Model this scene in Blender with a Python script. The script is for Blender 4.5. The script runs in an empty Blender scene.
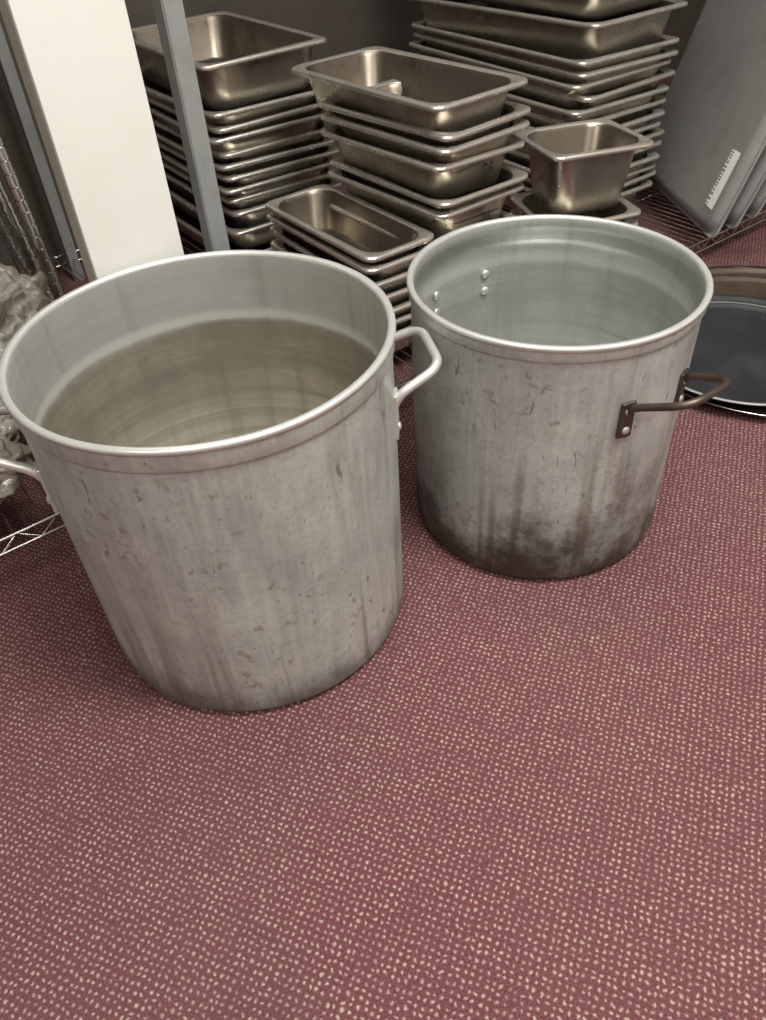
import bpy, bmesh, math, random
from mathutils import Vector, Matrix, noise
random.seed(4)
S=bpy.context.scene
COL=bpy.context.collection
try: S.view_settings.view_transform='Standard'
except Exception: pass

# ---------------------------------------------------------------- helpers
def link(o,parent=None):
    COL.objects.link(o)
    if parent: o.parent=parent
    return o
def empty(name,loc=(0,0,0),rz=0):
    e=bpy.data.objects.new(name,None); e.empty_display_size=.05
    e.location=loc; e.rotation_euler=(0,0,rz); COL.objects.link(e); return e
def mesh_obj(name,verts,faces,mats,fm=None,smooth=True,parent=None):
    me=bpy.data.meshes.new(name); me.from_pydata(verts,[],faces)
    for m in (mats if isinstance(mats,list) else [mats]): me.materials.append(m)
    if fm: me.polygons.foreach_set('material_index',fm)
    if smooth: me.polygons.foreach_set('use_smooth',[True]*len(me.polygons))
    me.update()
    return link(bpy.data.objects.new(name,me),parent)
def bm_obj(name,bm,mats,parent=None,smooth=False):
    me=bpy.data.meshes.new(name); bm.to_mesh(me); bm.free()
    for m in (mats if isinstance(mats,list) else [mats]): me.materials.append(m)
    if smooth: me.polygons.foreach_set('use_smooth',[True]*len(me.polygons))
    return link(bpy.data.objects.new(name,me),parent)
def box(name,size,M,mat,parent=None,bev=0.0,seg=2):
    bm=bmesh.new(); bmesh.ops.create_cube(bm,size=1)
    bmesh.ops.scale(bm,vec=Vector(size),verts=bm.verts)
    if bev: bmesh.ops.bevel(bm,geom=bm.edges[:],offset=bev,segments=seg,affect='EDGES',profile=.5)
    bmesh.ops.transform(bm,matrix=M,verts=bm.verts)
    return bm_obj(name,bm,mat,parent)
def curve(name,splines,rad,mat,parent=None,smooth=False,res=6,bres=3):
    c=bpy.data.curves.new(name,'CURVE'); c.dimensions='3D'; c.bevel_depth=rad; c.bevel_resolution=bres
    c.use_fill_caps=True; c.resolution_u=res
    for pts in splines:
        s=c.splines.new('POLY'); s.points.add(len(pts)-1)
        for b,p in zip(s.points,pts): b.co=(*p,1)
    c.materials.append(mat)
    return link(bpy.data.objects.new(name,c),parent)

# ---------------------------------------------------------------- materials
def newmat(name):
    m=bpy.data.materials.new(name); m.use_nodes=True
    nt=m.node_tree; return m,nt,nt.nodes['Principled BSDF']
def N(nt,t,**k):
    n=nt.nodes.new(t)
    for a,b in k.items(): setattr(n,a,b)
    return n
def coords(nt,scale=(1,1,1),rot=(0,0,0)):
    tc=N(nt,'ShaderNodeTexCoord'); mp=N(nt,'ShaderNodeMapping')
    mp.inputs['Scale'].default_value=scale; mp.inputs['Rotation'].default_value=rot
    nt.links.new(tc.outputs['Object'],mp.inputs[0]); return mp.outputs[0]
def noise_n(nt,vec,scale,detail=4,rough=.6,dist=0):
    n=N(nt,'ShaderNodeTexNoise'); n.inputs['Scale'].default_value=scale; n.inputs['Detail'].default_value=detail
    n.inputs['Roughness'].default_value=rough; n.inputs['Distortion'].default_value=dist
    nt.links.new(vec,n.inputs['Vector']); return n.outputs['Fac']
def mr(nt,v,a,b,c=0,d=1,smooth=True):
    n=N(nt,'ShaderNodeMapRange'); n.interpolation_type='SMOOTHSTEP' if smooth else 'LINEAR'
    for i,x in zip(('From Min','From Max','To Min','To Max'),(a,b,c,d)): n.inputs[i].default_value=x
    nt.links.new(v,n.inputs['Value']); return n.outputs[0]
def ma(nt,op,a,b):
    n=N(nt,'ShaderNodeMath',operation=op)
    for i,x in enumerate((a,b)):
        if isinstance(x,(int,float)): n.inputs[i].default_value=x
        else: nt.links.new(x,n.inputs[i])
    return n.outputs[0]
def mix(nt,f,a,b):
    n=N(nt,'ShaderNodeMix',data_type='RGBA')
    if isinstance(f,(int,float)): n.inputs[0].default_value=f
    else: nt.links.new(f,n.inputs[0])
    for i,x in ((6,a),(7,b)):
        if isinstance(x,tuple): n.inputs[i].default_value=(*x,1)
        else: nt.links.new(x,n.inputs[i])
    return n.outputs[2]
def bump(nt,bs,h,strength=.2,dist=.002):
    b=N(nt,'ShaderNodeBump'); b.inputs['Strength'].default_value=strength; b.inputs['Distance'].default_value=dist
    nt.links.new(h,b.inputs['Height']); nt.links.new(b.outputs[0],bs.inputs['Normal'])
def sepz(nt,vec,ax=2):
    s=N(nt,'ShaderNodeSeparateXYZ'); nt.links.new(vec,s.inputs[0]); return s.outputs[ax]

def alu_outside(name,grime_h,grime_amt,tone):
    m,nt,bs=newmat(name)
    v=coords(nt); vs=coords(nt,(26,26,2.2)); vt=coords(nt,(90,90,7))
    blot=noise_n(nt,v,7,6,.7); streak=noise_n(nt,vs,1,4,.6); fine=noise_n(nt,vt,1,3,.6)
    grain=noise_n(nt,v,120,3,.7)
    z=sepz(nt,v)
    c=mix(nt,mr(nt,blot,.32,.68),tuple(x*.72 for x in tone),tone)
    c=mix(nt,mr(nt,streak,.5,.78,0,.6),c,(.23,.228,.205))
    c=mix(nt,mr(nt,fine,.4,.75,0,.35),c,(.66,.68,.64))
    c=mix(nt,mr(nt,grain,.45,.75,0,.32),c,(.22,.22,.20))
    low=mr(nt,z,.38,.05); dr=mr(nt,noise_n(nt,coords(nt,(34,34,1.3)),1,3,.55),.49,.68)
    c=mix(nt,ma(nt,'MULTIPLY',ma(nt,'MULTIPLY',low,dr),.72*grime_amt),c,(.13,.11,.075))
    zn=ma(nt,'ADD',z,ma(nt,'MULTIPLY',ma(nt,'SUBTRACT',noise_n(nt,v,9,6,.75),.5),grime_h*2.2))
    g=mr(nt,zn,grime_h,0)
    c=mix(nt,ma(nt,'MULTIPLY',g,.96*grime_amt),c,(.042,.032,.02))
    sp=mr(nt,noise_n(nt,v,46,3,.6),.58,.68,0,.55); spm=mr(nt,noise_n(nt,v,5,3,.5),.44,.60)
    c=mix(nt,ma(nt,'MULTIPLY',sp,spm),c,(.19,.165,.12))
    for sc_,ro_,th_ in (((75,75,13),(.45,.3,.2),.69),((90,90,20),(-.5,.2,.9),.69),((60,60,60),(-.2,.8,.1),.70)):
        sc=noise_n(nt,coords(nt,sc_,ro_),1,2,.5,1.2)
        msk=mr(nt,noise_n(nt,coords(nt,(1,1,1),ro_),5,2,.5),.46,.56)
        c=mix(nt,ma(nt,'MULTIPLY',mr(nt,sc,th_,th_+.03,0,.6),msk),c,(.09,.085,.075))
    nt.links.new(c,bs.inputs['Base Color'])
    bs.inputs['Metallic'].default_value=.35
    nt.links.new(mr(nt,blot,.3,.7,.38,.52),bs.inputs['Roughness'])
    bump(nt,bs,ma(nt,'ADD',fine,ma(nt,'MULTIPLY',streak,1.5)),.18,.0015)
    return m
def alu_inside(name,zring,brown,tone,pale_sheen,amt=.9,line=.6):
    m,nt,bs=newmat(name)
    v=coords(nt); z=sepz(nt,v)
    ring=noise_n(nt,coords(nt,(1.5,1.5,95)),1,4,.6)
    wide=noise_n(nt,coords(nt,(.7,.7,26)),1,4,.6)
    blot=noise_n(nt,v,6,6,.7)
    vst=noise_n(nt,coords(nt,(30,30,2)),1,4,.6)
    c=mix(nt,mr(nt,ring,.3,.7,0,.6),tone,tuple(x*.78 for x in tone))
    c=mix(nt,mr(nt,blot,.35,.7,0,.35),c,(.75,.76,.73))
    c=mix(nt,mr(nt,vst,.5,.75,0,.35),c,(.30,.30,.27))
    zz=ma(nt,'ADD',z,ma(nt,'MULTIPLY',ma(nt,'SUBTRACT',blot,.5),.016))
    stained=mr(nt,zz,zring+.004,zring-.010)
    bc=mix(nt,mr(nt,noise_n(nt,coords(nt,(10,10,12)),1,6,.7),.30,.70),tuple(x*.62 for x in brown),brown)
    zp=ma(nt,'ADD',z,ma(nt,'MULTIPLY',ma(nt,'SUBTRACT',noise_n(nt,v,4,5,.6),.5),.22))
    bc=mix(nt,mr(nt,zp,zring-.08,zring-.22,0,.75),bc,pale_sheen)  # paler low wall: reflected highlight painted into the stain colour
    bc=mix(nt,mr(nt,wide,.42,.62,0,.42),bc,tuple(x*.52 for x in brown))
    bc=mix(nt,mr(nt,ring,.45,.65,0,.42),bc,tuple(x*.58 for x in brown))
    bc=mix(nt,mr(nt,vst,.45,.72,0,.5),bc,tuple(x*.55 for x in brown))
    c=mix(nt,ma(nt,'MULTIPLY',stained,amt),c,bc)
    e=ma(nt,'MULTIPLY',mr(nt,zz,zring-.004,zring+.004),mr(nt,zz,zring+.022,zring+.008))
    c=mix(nt,ma(nt,'MULTIPLY',e,line),c,(.84,.85,.82))
    nt.links.new(c,bs.inputs['Base Color'])
    bs.inputs['Metallic'].default_value=.55
    nt.links.new(mr(nt,ring,.3,.7,.30,.42),bs.inputs['Roughness'])
    bump(nt,bs,ma(nt,'ADD',ring,ma(nt,'MULTIPLY',wide,2)),.22,.0015)
    return m
def plain_metal(name,col,rough,dark=(.15,.13,.1),amt=.3,sc=8,metal=1.0):
    m,nt,bs=newmat(name); v=coords(nt)
    n=noise_n(nt,v,sc,5,.6)
    c=mix(nt,mr(nt,n,.42,.75,0,amt),col,dark)
    c=mix(nt,mr(nt,noise_n(nt,v,sc*5,4,.7),.55,.75,0,amt*.5),c,dark)
    nt.links.new(c,bs.inputs['Base Color']); bs.inputs['Metallic'].default_value=metal
    nt.links.new(mr(nt,n,.3,.7,rough*.8,rough*1.3),bs.inputs['Roughness'])
    bump(nt,bs,noise_n(nt,v,sc*8,3),.05,.001)
    return m
M_potL=alu_outside("aluminium_worn_large",.10,.75,(.53,.55,.515))
M_potR=alu_outside("aluminium_worn_medium",.23,1.0,(.54,.565,.535))
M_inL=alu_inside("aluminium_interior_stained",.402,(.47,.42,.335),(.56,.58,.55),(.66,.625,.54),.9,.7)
M_inR=alu_inside("aluminium_interior_clean",.385,(.54,.545,.50),(.58,.60,.575),(.66,.67,.64),.6,.25)
M_rim=plain_metal("aluminium_rim",(.76,.77,.74),.34,(.4,.38,.34),.35,20,.6)
M_cast=plain_metal("aluminium_cast_handle",(.68,.68,.65),.38,(.35,.32,.27),.3,25,.6)
M_iron=plain_metal("dark_steel_handle",(.12,.095,.08),.42,(.05,.035,.025),.7,30,.8)
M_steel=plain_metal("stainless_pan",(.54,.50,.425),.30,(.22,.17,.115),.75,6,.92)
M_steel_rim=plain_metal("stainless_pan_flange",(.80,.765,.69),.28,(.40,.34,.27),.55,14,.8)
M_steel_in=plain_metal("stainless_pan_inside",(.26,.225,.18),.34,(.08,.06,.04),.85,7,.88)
M_sheet=plain_metal("aluminium_sheet_pan",(.36,.36,.35),.5,(.22,.21,.20),.8,5,.4)
M_chrome=plain_metal("chrome_wire",(.72,.72,.70),.2,(.3,.28,.25),.2,30)
M_greypaint=plain_metal("grey_painted_post",(.33,.345,.34),.42,(.2,.2,.19),.6,14,.35)
M_white=plain_metal("white_panel",(.76,.755,.71),.5,(.6,.58,.52),.3,5,0)
M_white_edge=plain_metal("cream_panel_edge",(.50,.48,.42),.55,(.3,.28,.24),.4,8,0)
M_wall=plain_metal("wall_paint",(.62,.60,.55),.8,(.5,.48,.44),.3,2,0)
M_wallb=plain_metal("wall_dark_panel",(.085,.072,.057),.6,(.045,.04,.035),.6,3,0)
M_ceil=plain_metal("ceiling_tile",(.8,.8,.77),.85,(.7,.7,.67),.3,30,0)
M_black=plain_metal("black_pan_coating",(.022,.024,.027),.45,(.05,.05,.05),.6,6,.1)
M_tray=plain_metal("browned_tray",(.15,.11,.08),.4,(.05,.035,.025),.8,5,.6)
M_shelf=plain_metal("shelf_steel",(.32,.31,.29),.45,(.2,.19,.17),.5,5,.7)
m,nt,bs=newmat("marker_ink"); bs.inputs['Base Color'].default_value=(.012,.012,.014,1); bs.inputs['Roughness'].default_value=.6; M_ink=m
m,nt,bs=newmat("plastic_film"); v=coords(nt)
c=mix(nt,mr(nt,noise_n(nt,v,9,3),.35,.65),(.46,.435,.38),(.22,.19,.15)); nt.links.new(c,bs.inputs['Base Color'])
bs.inputs['Roughness'].default_value=.12
bump(nt,bs,noise_n(nt,v,14,1,.4,3.0),.5,.02); M_film=m
m,nt,bs=newmat("label_paper"); v=coords(nt,(1,1,1))
w=N(nt,'ShaderNodeTexNoise'); w.noise_dimensions='1D'; nt.links.new(sepz(nt,v,1),w.inputs['W']); w.inputs['Scale'].default_value=260
side=mr(nt,sepz(nt,v,0),-.233,-.232)
bars=ma(nt,'MULTIPLY',mr(nt,w.outputs['Fac'],.5,.53),side)
nt.links.new(mix(nt,bars,(.90,.90,.87),(.05,.05,.05)),bs.inputs['Base Color']); bs.inputs['Roughness'].default_value=.6; M_label=m
# carpet
m,nt,bs=newmat("maroon_fleck_carpet")
v=coords(nt,(1,1,1),(0,0,math.radians(24)))
nv=N(nt,'ShaderNodeTexNoise'); nv.inputs['Scale'].default_value=85; nv.inputs['Detail'].default_value=3
nt.links.new(v,nv.inputs['Vector'])
sub=N(nt,'ShaderNodeVectorMath',operation='SUBTRACT'); nt.links.new(nv.outputs['Color'],sub.inputs[0]); sub.inputs[1].default_value=(.5,.5,.5)
scl=N(nt,'ShaderNodeVectorMath',operation='SCALE'); nt.links.new(sub.outputs[0],scl.inputs[0]); scl.inputs['Scale'].default_value=.009
add=N(nt,'ShaderNodeVectorMath',operation='ADD'); nt.links.new(v,add.inputs[0]); nt.links.new(scl.outputs[0],add.inputs[1])
vo=N(nt,'ShaderNodeTexVoronoi',voronoi_dimensions='2D',feature='F1'); vo.inputs['Scale'].default_value=116; vo.inputs['Randomness'].default_value=.26
nt.links.new(add.outputs[0],vo.inputs['Vector'])
fib=noise_n(nt,v,380,3,.7)
d=ma(nt,'ADD',vo.outputs['Distance'],ma(nt,'MULTIPLY',ma(nt,'SUBTRACT',fib,.5),.65))
dot=mr(nt,d,.33,.06)
big=noise_n(nt,v,2.2,4,.6); mid=noise_n(nt,v,30,4,.6)
base=mix(nt,mr(nt,fib,.3,.7),(.066,.020,.024),(.185,.073,.080))
base=mix(nt,mr(nt,big,.35,.7,0,.4),base,(.135,.064,.064))
fleck=mix(nt,fib,(.34,.24,.205),(.60,.49,.42))
c=mix(nt,ma(nt,'MULTIPLY',dot,mr(nt,mid,.3,.65,.4,.9)),base,fleck)
st=mr(nt,noise_n(nt,v,3.3,3,.5),.58,.72,0,.4)
c=mix(nt,st,c,(.070,.038,.037))
nt.links.new(c,bs.inputs['Base Color']); bs.inputs['Roughness'].default_value=.95
bs.inputs['Specular IOR Level'].default_value=.15
bump(nt,bs,ma(nt,'ADD',fib,ma(nt,'MULTIPLY',dot,.8)),.5,.002); M_carpet=m

# ---------------------------------------------------------------- camera
f,th,ro=765.9,.7355,.0707
cd=bpy.data.cameras.new("camera"); cam=bpy.data.objects.new("camera",cd); COL.objects.link(cam)
F=Vector((0,math.cos(th),-math.sin(th)));U0=Vector((0,math.sin(th),math.cos(th)));R0=Vector((1,0,0))
xr=R0*math.cos(ro)-U0*math.sin(ro); up=R0*math.sin(ro)+U0*math.cos(ro)
M=Matrix((xr,up,-F)).transposed().to_4x4(); M.translation=(0,0,1.0); cam.matrix_world=M
cd.sensor_fit='VERTICAL'; cd.sensor_height=24; cd.lens=f/1020*24; cd.clip_start=.01
S.camera=cam

# ---------------------------------------------------------------- room
T=Matrix.Translation
AX=math.radians(35)
box("floor",(7,7.5,.04),T((0,1.25,-.02)),M_carpet)
box("ceiling",(7,7.5,.05),T((0,1.25,2.725)),M_ceil)
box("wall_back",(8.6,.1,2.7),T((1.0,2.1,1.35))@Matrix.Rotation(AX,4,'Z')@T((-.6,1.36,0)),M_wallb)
box("wall_front",(7,.1,2.7),T((0,-2.55,1.35)),M_wall)
box("wall_left",(.1,7.5,2.7),T((-3.55,1.25,1.35)),M_wall)
box("wall_right",(.1,7.5,2.7),T((3.55,1.25,1.35)),M_wall)
def troffer(x,y,power,sx=1.2,sy=.6):
    e=empty("ceiling_light_fixture",(x,y,2.7))
    for n,sz,lc in (("frame_a",(sx+.06,.03,.03),(0,sy/2,-.015)),("frame_b",(sx+.06,.03,.03),(0,-sy/2,-.015)),
                  ("frame_c",(.03,sy,.03),(sx/2+.015,0,-.015)),("frame_d",(.03,sy,.03),(-sx/2-.015,0,-.015))):
        box(n,sz,T(lc),M_white,e)
    l=bpy.data.lights.new("tube_light",'AREA'); l.shape='RECTANGLE'; l.size=sx; l.size_y=sy; l.energy=power; l.color=(1,.98,.925)
    lo=bpy.data.objects.new("tube_light",l); lo.location=(0,0,-.02); link(lo,e)
troffer(.9,.35,88); troffer(-.9,-.9,38); troffer(1.5,-1.3,38); troffer(.1,1.35,20)
w=bpy.data.worlds.new("world"); S.world=w; w.use_nodes=True
w.node_tree.nodes['Background'].inputs[0].default_value=(1,.98,.95,1); w.node_tree.nodes['Background'].inputs[1].default_value=.15

# ---------------------------------------------------------------- stock pots
def lathe(name,prof,mats,parent,seg=128,seed=0,dent=.0018):
    verts=[];faces=[];fm=[]
    for (r,z,mi) in prof:
        for i in range(seg):
            a=2*math.pi*i/seg
            n=noise.noise(Vector((math.cos(a)*1.3+seed,math.sin(a)*1.3,z*4)))
            rr=r+n*dent*min(1,r/.1)
            verts.append((rr*math.cos(a),rr*math.sin(a),z))
    for j in range(len(prof)-1):
        for i in range(seg):
            k=(i+1)%seg
            faces.append((j*seg+i,j*seg+k,(j+1)*seg+k,(j+1)*seg+i)); fm.append(prof[j+1][2])
    verts.append((0,0,prof[0][1])); c=len(verts)-1
    for i in range(seg): faces.append((c,(i+1)%seg,i)); fm.append(prof[0][2])
    verts.append((0,0,prof[-1][1])); c=len(verts)-1; o=(len(prof)-1)*seg
    for i in range(seg): faces.append((c,o+i,o+(i+1)%seg)); fm.append(prof[-1][2])
    return mesh_obj(name,verts,faces,mats,fm,True,parent)
def pot(loc,R,h,rb,mo,mi,seed,band):
    e=empty("stock_pot",(loc[0],loc[1],0.0))
    Rb=R*rb; w=.004; b=.0035
    p=[(Rb-.03,.001,0),(Rb-.022,.002,0)]
    for k in range(1,7):
        a=k/6*math.pi/2; p.append((Rb-.018+.018*math.sin(a),.02-.018*math.cos(a)*1.0,0))
    zb=h-band
    for k in range(1,13):
        t=k/12; p.append((Rb+(R-b-Rb)*t,.02+(zb-.004-.02)*t,0))
    p+=[(R-b,zb-.002,0),(R-.0008,zb+.001,0),(R,zb+.003,0),(R,h-.012,0),(R,h-.009,0),
        (R+.002,h-.007,2),(R+.003,h-.004,2),(R+.0022,h-.001,2),(R,h,2),(R-.003,h,2),(R-.006,h-.0008,2),(R-.0075,h-.003,2),(R-.0078,h-.006,2)]
    p+=[(R-.008,h-.009,1),(R-.008,h-.03,1),(R-w-b,zb-.004,1)]
    for k in range(1,13):
        t=k/12; p.append((R-w-b+(Rb-w-R+w+b)*t,zb-.004+(.026-zb+.004)*t,1))
    for k in range(1,6):
        a=k/5*math.pi/2; p.append((Rb-w-.016+.016*math.cos(a),.026-.02*math.sin(a),1))
    p.append((Rb-.06,.006,1))
    lathe("pot_body",p,[mo,mi,M_rim],e,seed=seed)
    return e
def fr(az,r,z):
    c,s=math.cos(az),math.sin(az)
    return Matrix(((c,-s,0,r*c),(s,c,0,r*s),(0,0,1,z),(0,0,0,1)))
def rivet(name,M,mat,parent,r=.0065):
    bm=bmesh.new(); bmesh.ops.create_uvsphere(bm,u_segments=16,v_segments=10,radius=r)
    bmesh.ops.scale(bm,vec=(.5,1,1),verts=bm.verts); bmesh.ops.transform(bm,matrix=M,verts=bm.verts)
    bm_obj(name,bm,mat,parent,True)
def handle(e,R,az,z,span,proj,rise,rad,mat,rivmat,pw,ph,poff,inner=True,tag="a",corner=.03):
    daz=span/2/R
    Mh=fr(az,R,z)
    dd=R*(1-math.cos(daz))
    pts=[(-dd+.002,-span/2,-.012),(.012-dd,-span/2,0),(proj,-span/2*.78,rise),(proj,span/2*.78,rise),(.012-dd,span/2,0),(-dd+.002,span/2,-.012)]
    P=[Mh@Vector(q) for q in pts]
    out=[P[0]]
    for i,r in ((1,.008),(2,corner),(3,corner),(4,.008)):
        a,b,c=P[i-1],P[i],P[i+1]
        p=b+(a-b).normalized()*r; q=b+(c-b).normalized()*r
        for k in range(9):
            t=k/8; out.append((1-t)**2*p+2*t*(1-t)*b+t*t*q)
    out.append(P[-1])
    curve("handle_bar_"+tag,[out],rad,mat,e,bres=5)
    for i,sg in enumerate((-1,1)):
        Mp=fr(az+sg*daz,R+.001,z-poff)
        box("mount_plate_%s%d"%(tag,i),(.006,pw,ph),Mp,mat,e,.0028,3)
        for j,dz in enumerate((ph*.27,-ph*.27)):
            rivet("rivet_%s%d%d"%(tag,i,j),Mp@T((.0035,0,dz)),rivmat,e)
            if inner: rivet("rivet_in_%s%d%d"%(tag,i,j),Mp@T((-.0095,0,dz)),M_cast,e,.0075)
RAD=math.radians
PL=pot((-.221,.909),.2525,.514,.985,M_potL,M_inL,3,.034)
PR=pot((.290,1.106),.2265,.467,.985,M_potR,M_inR,9,.026)
handle(PL,.2495,RAD(10),.415,.14,.060,.022,.0068,M_cast,M_cast,.026,.075,.035,inner=False,tag="a",corner=.026)
handle(PL,.2495,RAD(190),.395,.14,.060,.022,.0068,M_cast,M_cast,.026,.075,.035,inner=False,tag="b",corner=.026)
handle(PR,.2245,RAD(-56),.362,.125,.076,.034,.0058,M_iron,M_cast,.024,.062,.027,tag="a",corner=.03)
handle(PR,.2245,RAD(126),.372,.125,.050,.0,.0058,M_iron,M_cast,.024,.06,.014,tag="b",corner=.03)

# ---------------------------------------------------------------- pans
def rrect(hx,hy,r,z,n=6):
    out=[]
    for cx,cy,a0 in ((hx-r,hy-r,0),(-hx+r,hy-r,90),(-hx+r,-hy+r,180),(hx-r,-hy+r,270)):
        for k in range(n+1):
            a=math.radians(a0+90*k/n); out.append((cx+r*math.cos(a),cy+r*math.sin(a),z))
    return out
def pan_loops(W,L,dep,fl=.016,taper=.02):
    hx,hy=W/2,L/2; t=.0012
    tp=taper*min(1,dep/.1)
    ix,iy=hx-fl,hy-fl
    return [(ix-tp-.02,iy-tp-.02,.03,-dep+t,1),(ix-tp-.005,iy-tp-.005,.04,-dep+t+.002,1),(ix-tp,iy-tp,.045,-dep+.01,1),
       (ix-.004,iy-.004,.05,-.010,1),(ix,iy,.05,-.002,1),(ix+.003,iy+.003,.05,0.001,2),(hx-.005,hy-.005,.028,.0025,2),(hx-.0012,hy-.0012,.024,.0008,2),
       (hx,hy,.024,-.002,2),(hx,hy,.024,-.0075,2),(hx-.002,hy-.002,.024,-.0085,2),(hx-.003,hy-.003,.024,-.004,0),(ix+.004,iy+.004,.05,-.0015,0),
       (ix,iy,.05,-.006,0),(ix-.002,iy-.002,.05,-.012,0),(ix-tp+t,iy-tp+t,.045,-dep+.009,0),(ix-tp-.004,iy-tp-.004,.04,-dep,0),(ix-tp-.02,iy-tp-.02,.03,-dep-.0005,0)]
def add_pan(V,Fc,FM,W,L,dep,M,fl=.016,taper=.02,warp=0):
    g=pan_loops(W,L,dep,fl,taper); n=28; base=len(V)
    sd=random.random()*50
    for (x,y,r,z,mi) in g:
        for p in rrect(x,y,r,z):
            q=Vector(p)
            if warp: q.z+=warp*noise.noise(Vector((q.x*5+sd,q.y*5,0)))
            V.append(tuple(M@q))
    for j in range(len(g)-1):
        for i in range(n):
            k=(i+1)%n
            Fc.append((base+j*n+i,base+(j+1)*n+i,base+(j+1)*n+k,base+j*n+k)); FM.append(g[j+1][4])
    Fc.append(tuple(base+i for i in range(n))); FM.append(1)
    o=base+(len(g)-1)*n
    Fc.append(tuple(o+i for i in reversed(range(n)))); FM.append(0)
def text(s,size,M,parent,name="marker_writing"):
    c=bpy.data.curves.new(name,'FONT'); c.body=s; c.size=size; c.extrude=.0004; c.materials.append(M_ink); c.align_x='CENTER'; c.shear=.2
    c.offset=.0008
    o=bpy.data.objects.new(name,c); link(o,parent); o.matrix_local=M
def stack(A,ang,W,L,rims,jit=1.0,marks=()):
    a=math.radians(ang)
    e=empty("hotel_pan_stack",(A[0],A[1],0),a)
    V=[];Fc=[];FM=[]
    for i,rm in enumerate(rims):
        z,dep=rm[:2]; LL=rm[2] if len(rm)>2 else L
        ox,oy=(random.uniform(-.008,.008)*jit for _ in range(2)); rr=math.radians(random.uniform(-1.8,1.8)*jit)
        M=T((W/2+ox,LL/2+oy,z))@Matrix.Rotation(rr,4,'Z')
        add_pan(V,Fc,FM,W,LL,dep,M,warp=.007)
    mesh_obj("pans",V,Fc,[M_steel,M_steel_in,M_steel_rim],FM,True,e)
    for (s,z,xo,size) in marks:
        text(s,size,T((xo,.010,z))@Matrix.Rotation(math.radians(80),4,'X'),e)
    return e
b=.065
stack((-.34,1.99),33,.35,.58,[(.60,.11),(.49,b),(.462,b),(.434,b),(.40,b),(.37,b),(.343,b),(.315,b),(.287,b),(.255,b),(.207,b),(.14,b)],marks=(("$6",.165,.17,.035),))
stack((.165,1.575),37,.262,.42,[(.585,.085,.51),(.53,b),(.505,b),(.468,.08),(.40,b),(.375,.09),(.30,b),(.265,b),(.23,b),(.19,b),(.14,b)],marks=(("$6",.425,.14,.036),("76",.32,.14,.036)))
stack((.58,2.125),33,.37,.74,[(.79,.1),(.70,.1),(.60,.1),(.52,b),(.493,b),(.466,b),(.435,b),(.405,b),(.37,.09),(.34,b),(.312,b),(.283,b),(.255,b),(.225,b),(.195,b),(.168,b),(.14,b)])
stack((.425,1.745),14,.255,.23,[(.42,.15),(.265,b),(.23,b),(.2,b),(.17,b),(.14,b)],jit=.5)
stack((0.0,1.495),33,.185,.44,[(.33,.1),(.305,b),(.27,b),(.235,b),(.2,b),(.17,b),(.14,b)],jit=.6)

# sheet pans filed on edge
def sheet(P0,dang,lean,W,L):
    d=Vector((math.cos(RAD(dang)),math.sin(RAD(dang)),0))
    rt=Vector((math.sin(RAD(dang)),-math.cos(RAD(dang)),0))
    u=(rt*math.sin(RAD(lean))+Vector((0,0,1))*math.cos(RAD(lean)))
    n=d.cross(u)
    M=Matrix((d,u,n)).transposed().to_4x4(); M.translation=Vector(P0)+d*W/2+u*L/2
    V=[];Fc=[];FM=[]
    add_pan(V,Fc,FM,W,L,.024,Matrix.Identity(4),fl=.010,taper=.03,warp=.003)
    o=mesh_obj("sheet_pan",V,Fc,[M_sheet,M_sheet,M_sheet],FM,True)
    o.matrix_world=M
    return o
def filed(P,ang,lean,lab=False,W=.62,L=.85):
    o=sheet(P,ang,lean,W,L)
    if lab: box("label",(.046,.15,.0006),T((-.24,-.285,-.0252)),M_label,o)
filed((.965,2.02,.082),93,17,True)
filed((1.04,2.07,.082),93,19)
filed((1.12,2.13,.082),93,20)
filed((-1.02,1.5,.152),120,-6,False,.46,.66)

# ---------------------------------------------------------------- shelving
def wire_unit(s0,s1,depth,name,posts,z=.07,solid=None,ztop=1.5):
    e=empty(name,(1.0,2.1,0),AX)
    def deck(z,tag):
        sp=[]; x=s0+.012
        while x<s1-.005:
            sp.append([(x,0,z),(x,depth,z)]); x+=.026
        curve("deck_wires_"+tag,sp,.0017,M_chrome,e,bres=1)
        fr_=[[(s0,0,z-.006),(s1,0,z-.006)],[(s0,0,z-.034),(s1,0,z-.034)],[(s0,depth,z-.006),(s1,depth,z-.006)],[(s0,depth,z-.034),(s1,depth,z-.034)],
             [(s0,0,z-.006),(s0,depth,z-.006)],[(s1,0,z-.006),(s1,depth,z-.006)]]
        n=int(depth/.3)
        for i in range(1,n): fr_.append([(s0,depth*i/n,z-.006),(s1,depth*i/n,z-.006)])
        curve("frame_rods_"+tag,fr_,.0032,M_chrome,e,bres=2)
        zz=[];x=s0;k=0
        while x<=s1: zz.append((x,0,z-.006-(.028 if k%2 else 0))); x+=.035;k+=1
        curve("truss_wire_"+tag,[zz],.002,M_chrome,e,bres=1)
    deck(z,"low")
    if solid: box("added_shade_shelf",(s1-s0+.04,depth,.03),T(((s0+s1)/2,depth/2,solid)),M_shelf,e,.004)  # unseen solid shelf, added to cast shade on the floor and shelf below
    else: deck(ztop,"high")
    for i,(px,py) in enumerate(posts):
        box("post_%d"%i,(.03,.03,ztop),T((px,py,ztop/2)),M_greypaint,e,.002)
    return e
U1=wire_unit(-1.49,1.05,1.25,"wire_shelving",[(-1.45,1.2),(1.0,1.2)])
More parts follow.
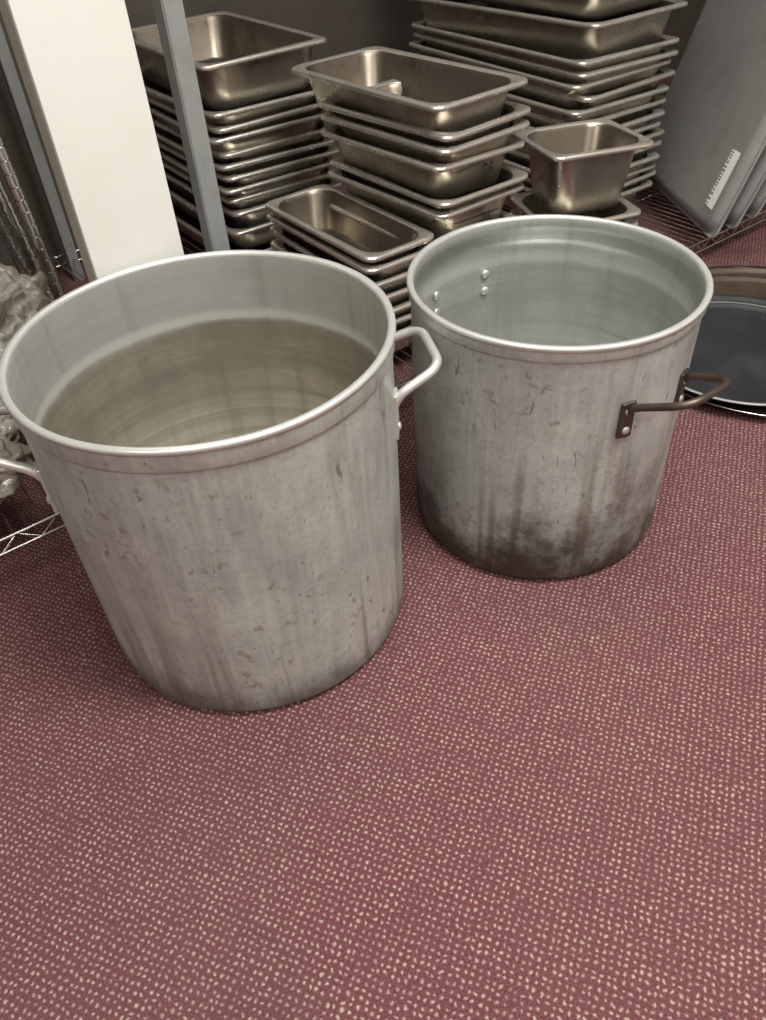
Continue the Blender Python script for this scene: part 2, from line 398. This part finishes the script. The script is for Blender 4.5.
def angle_post(e,x,y,h,w=.028,t=.004,rz=0):
    bm=bmesh.new()
    for sz,lc in (((w,t,h),(w/2,0,h/2)),((t,w,h),(0,w/2,h/2))):
        g=bmesh.ops.create_cube(bm,size=1)
        bmesh.ops.scale(bm,vec=Vector(sz),verts=g['verts']); bmesh.ops.translate(bm,vec=Vector(lc),verts=g['verts'])
    bmesh.ops.transform(bm,matrix=T((x,y,0))@Matrix.Rotation(rz,4,'Z'),verts=bm.verts)
    return bm_obj("front_angle_post",bm,M_greypaint,e)
angle_post(U1,-1.525,-.008,1.5)
angle_post(U1,1.05,-.008,1.5)
U2=wire_unit(-2.75,-1.74,1.25,"wire_shelving",[(-2.7,1.2),(-1.78,1.2),(-2.7,.02)],z=.14,solid=.95,ztop=.95)
ce=empty("white_column",(1.0,2.1,0),AX)
box("panel_front",(.145,.012,2.7),T((-1.645,.006,1.35)),M_white,ce,.0015)
box("panel_body",(.139,.05,2.7),T((-1.645,.037,1.35)),M_white_edge,ce,.001)

# ---------------------------------------------------------------- round trays
def disc(name,c,z,R,prof,mats):
    e=empty(name,(c[0],c[1],z)); lathe("tray",prof,mats,e,96,R*10,.001); return e
def traypf(R,h,lip=.012):
    return [(R-.03,0,0),(R-.012,.0005,0),(R-.008,.003,0),(R-.002,h-.002,0),(R+lip,h-.002,1),(R+lip+.001,h,1),(R+lip-.001,h+.0015,1),(R,h+.001,1),(R-.004,h-.001,0),(R-.010,.004,0),(R-.014,.0025,0),(R-.06,.0022,0)]
disc("round_serving_tray",(.985,1.635),.001,.36,traypf(.36,.012),[M_tray,M_chrome])
disc("round_serving_tray",(.94,1.595),.015,.325,traypf(.325,.010,.008),[M_tray,M_chrome])
disc("round_black_pan",(.87,1.55),.028,.245,traypf(.245,.010,.006),[M_black,M_black])
disc("round_black_pan",(.845,1.515),.040,.222,traypf(.222,.010,.006),[M_black,M_sheet])

# ---------------------------------------------------------------- clutter on the left shelf
def bag(c,r,sc,seed,zb):
    bm=bmesh.new(); bmesh.ops.create_icosphere(bm,subdivisions=6,radius=1)
    for v in bm.verts:
        d=v.co.normalized()
        k=1+.32*noise.noise(d*1.7+Vector((seed,0,0)))+.36*abs(noise.noise(d*3+Vector((0,seed,0))))-.16*abs(noise.noise(d*6+Vector((0,seed,3))))
        v.co=Vector((d.x*sc[0],d.y*sc[1],d.z*sc[2]))*r*k
    mz=min(v.co.z for v in bm.verts)
    for v in bm.verts:
        v.co.z=max(v.co.z,mz*.7)
        v.co+=Vector(c)
    z0=min(v.co.z for v in bm.verts)
    for v in bm.verts: v.co.z+=zb-z0
    return bm_obj("crumpled_plastic_bag",bm,M_film,None,True)
bag((-.76,1.40,.2),.14,(1,.9,.9),2.2,.143)
bag((-.75,1.09,.2),.13,(.9,1,.6),7.7,.143)
def tube(P,Q,rad,name="chrome_shelf_post"):
    P=Vector(P);Q=Vector(Q);d=(Q-P); L_=d.length; n=int(L_/.025)
    seg=20; V=[];Fc=[]
    M=T(P)@d.to_track_quat('Z','Y').to_matrix().to_4x4()
    rows=[]
    for i in range(n+1):
        z=L_*i/n
        rows+= [(rad,max(z-.0018,0)),(rad*.8,max(z-.001,0)),(rad*.8,min(z+.001,L_)),(rad,min(z+.0018,L_))]
    for r,z in rows:
        for k in range(seg):
            a=2*math.pi*k/seg; V.append(tuple(M@Vector((r*math.cos(a),r*math.sin(a),z))))
    for j in range(len(rows)-1):
        for k in range(seg):
            l=(k+1)%seg; Fc.append((j*seg+k,j*seg+l,(j+1)*seg+l,(j+1)*seg+k))
    Fc.append(tuple(range(seg))[::-1]); o=(len(rows)-1)*seg; Fc.append(tuple(o+k for k in range(seg)))
    return mesh_obj(name,V,Fc,M_chrome,None,False)
tube((-.68,1.62,.148),(-.74,1.68,.88),.014)
tube((-.74,1.70,.148),(-.82,1.74,.88),.014)
tube((-.80,1.78,.148),(-.92,1.82,.88),.014)
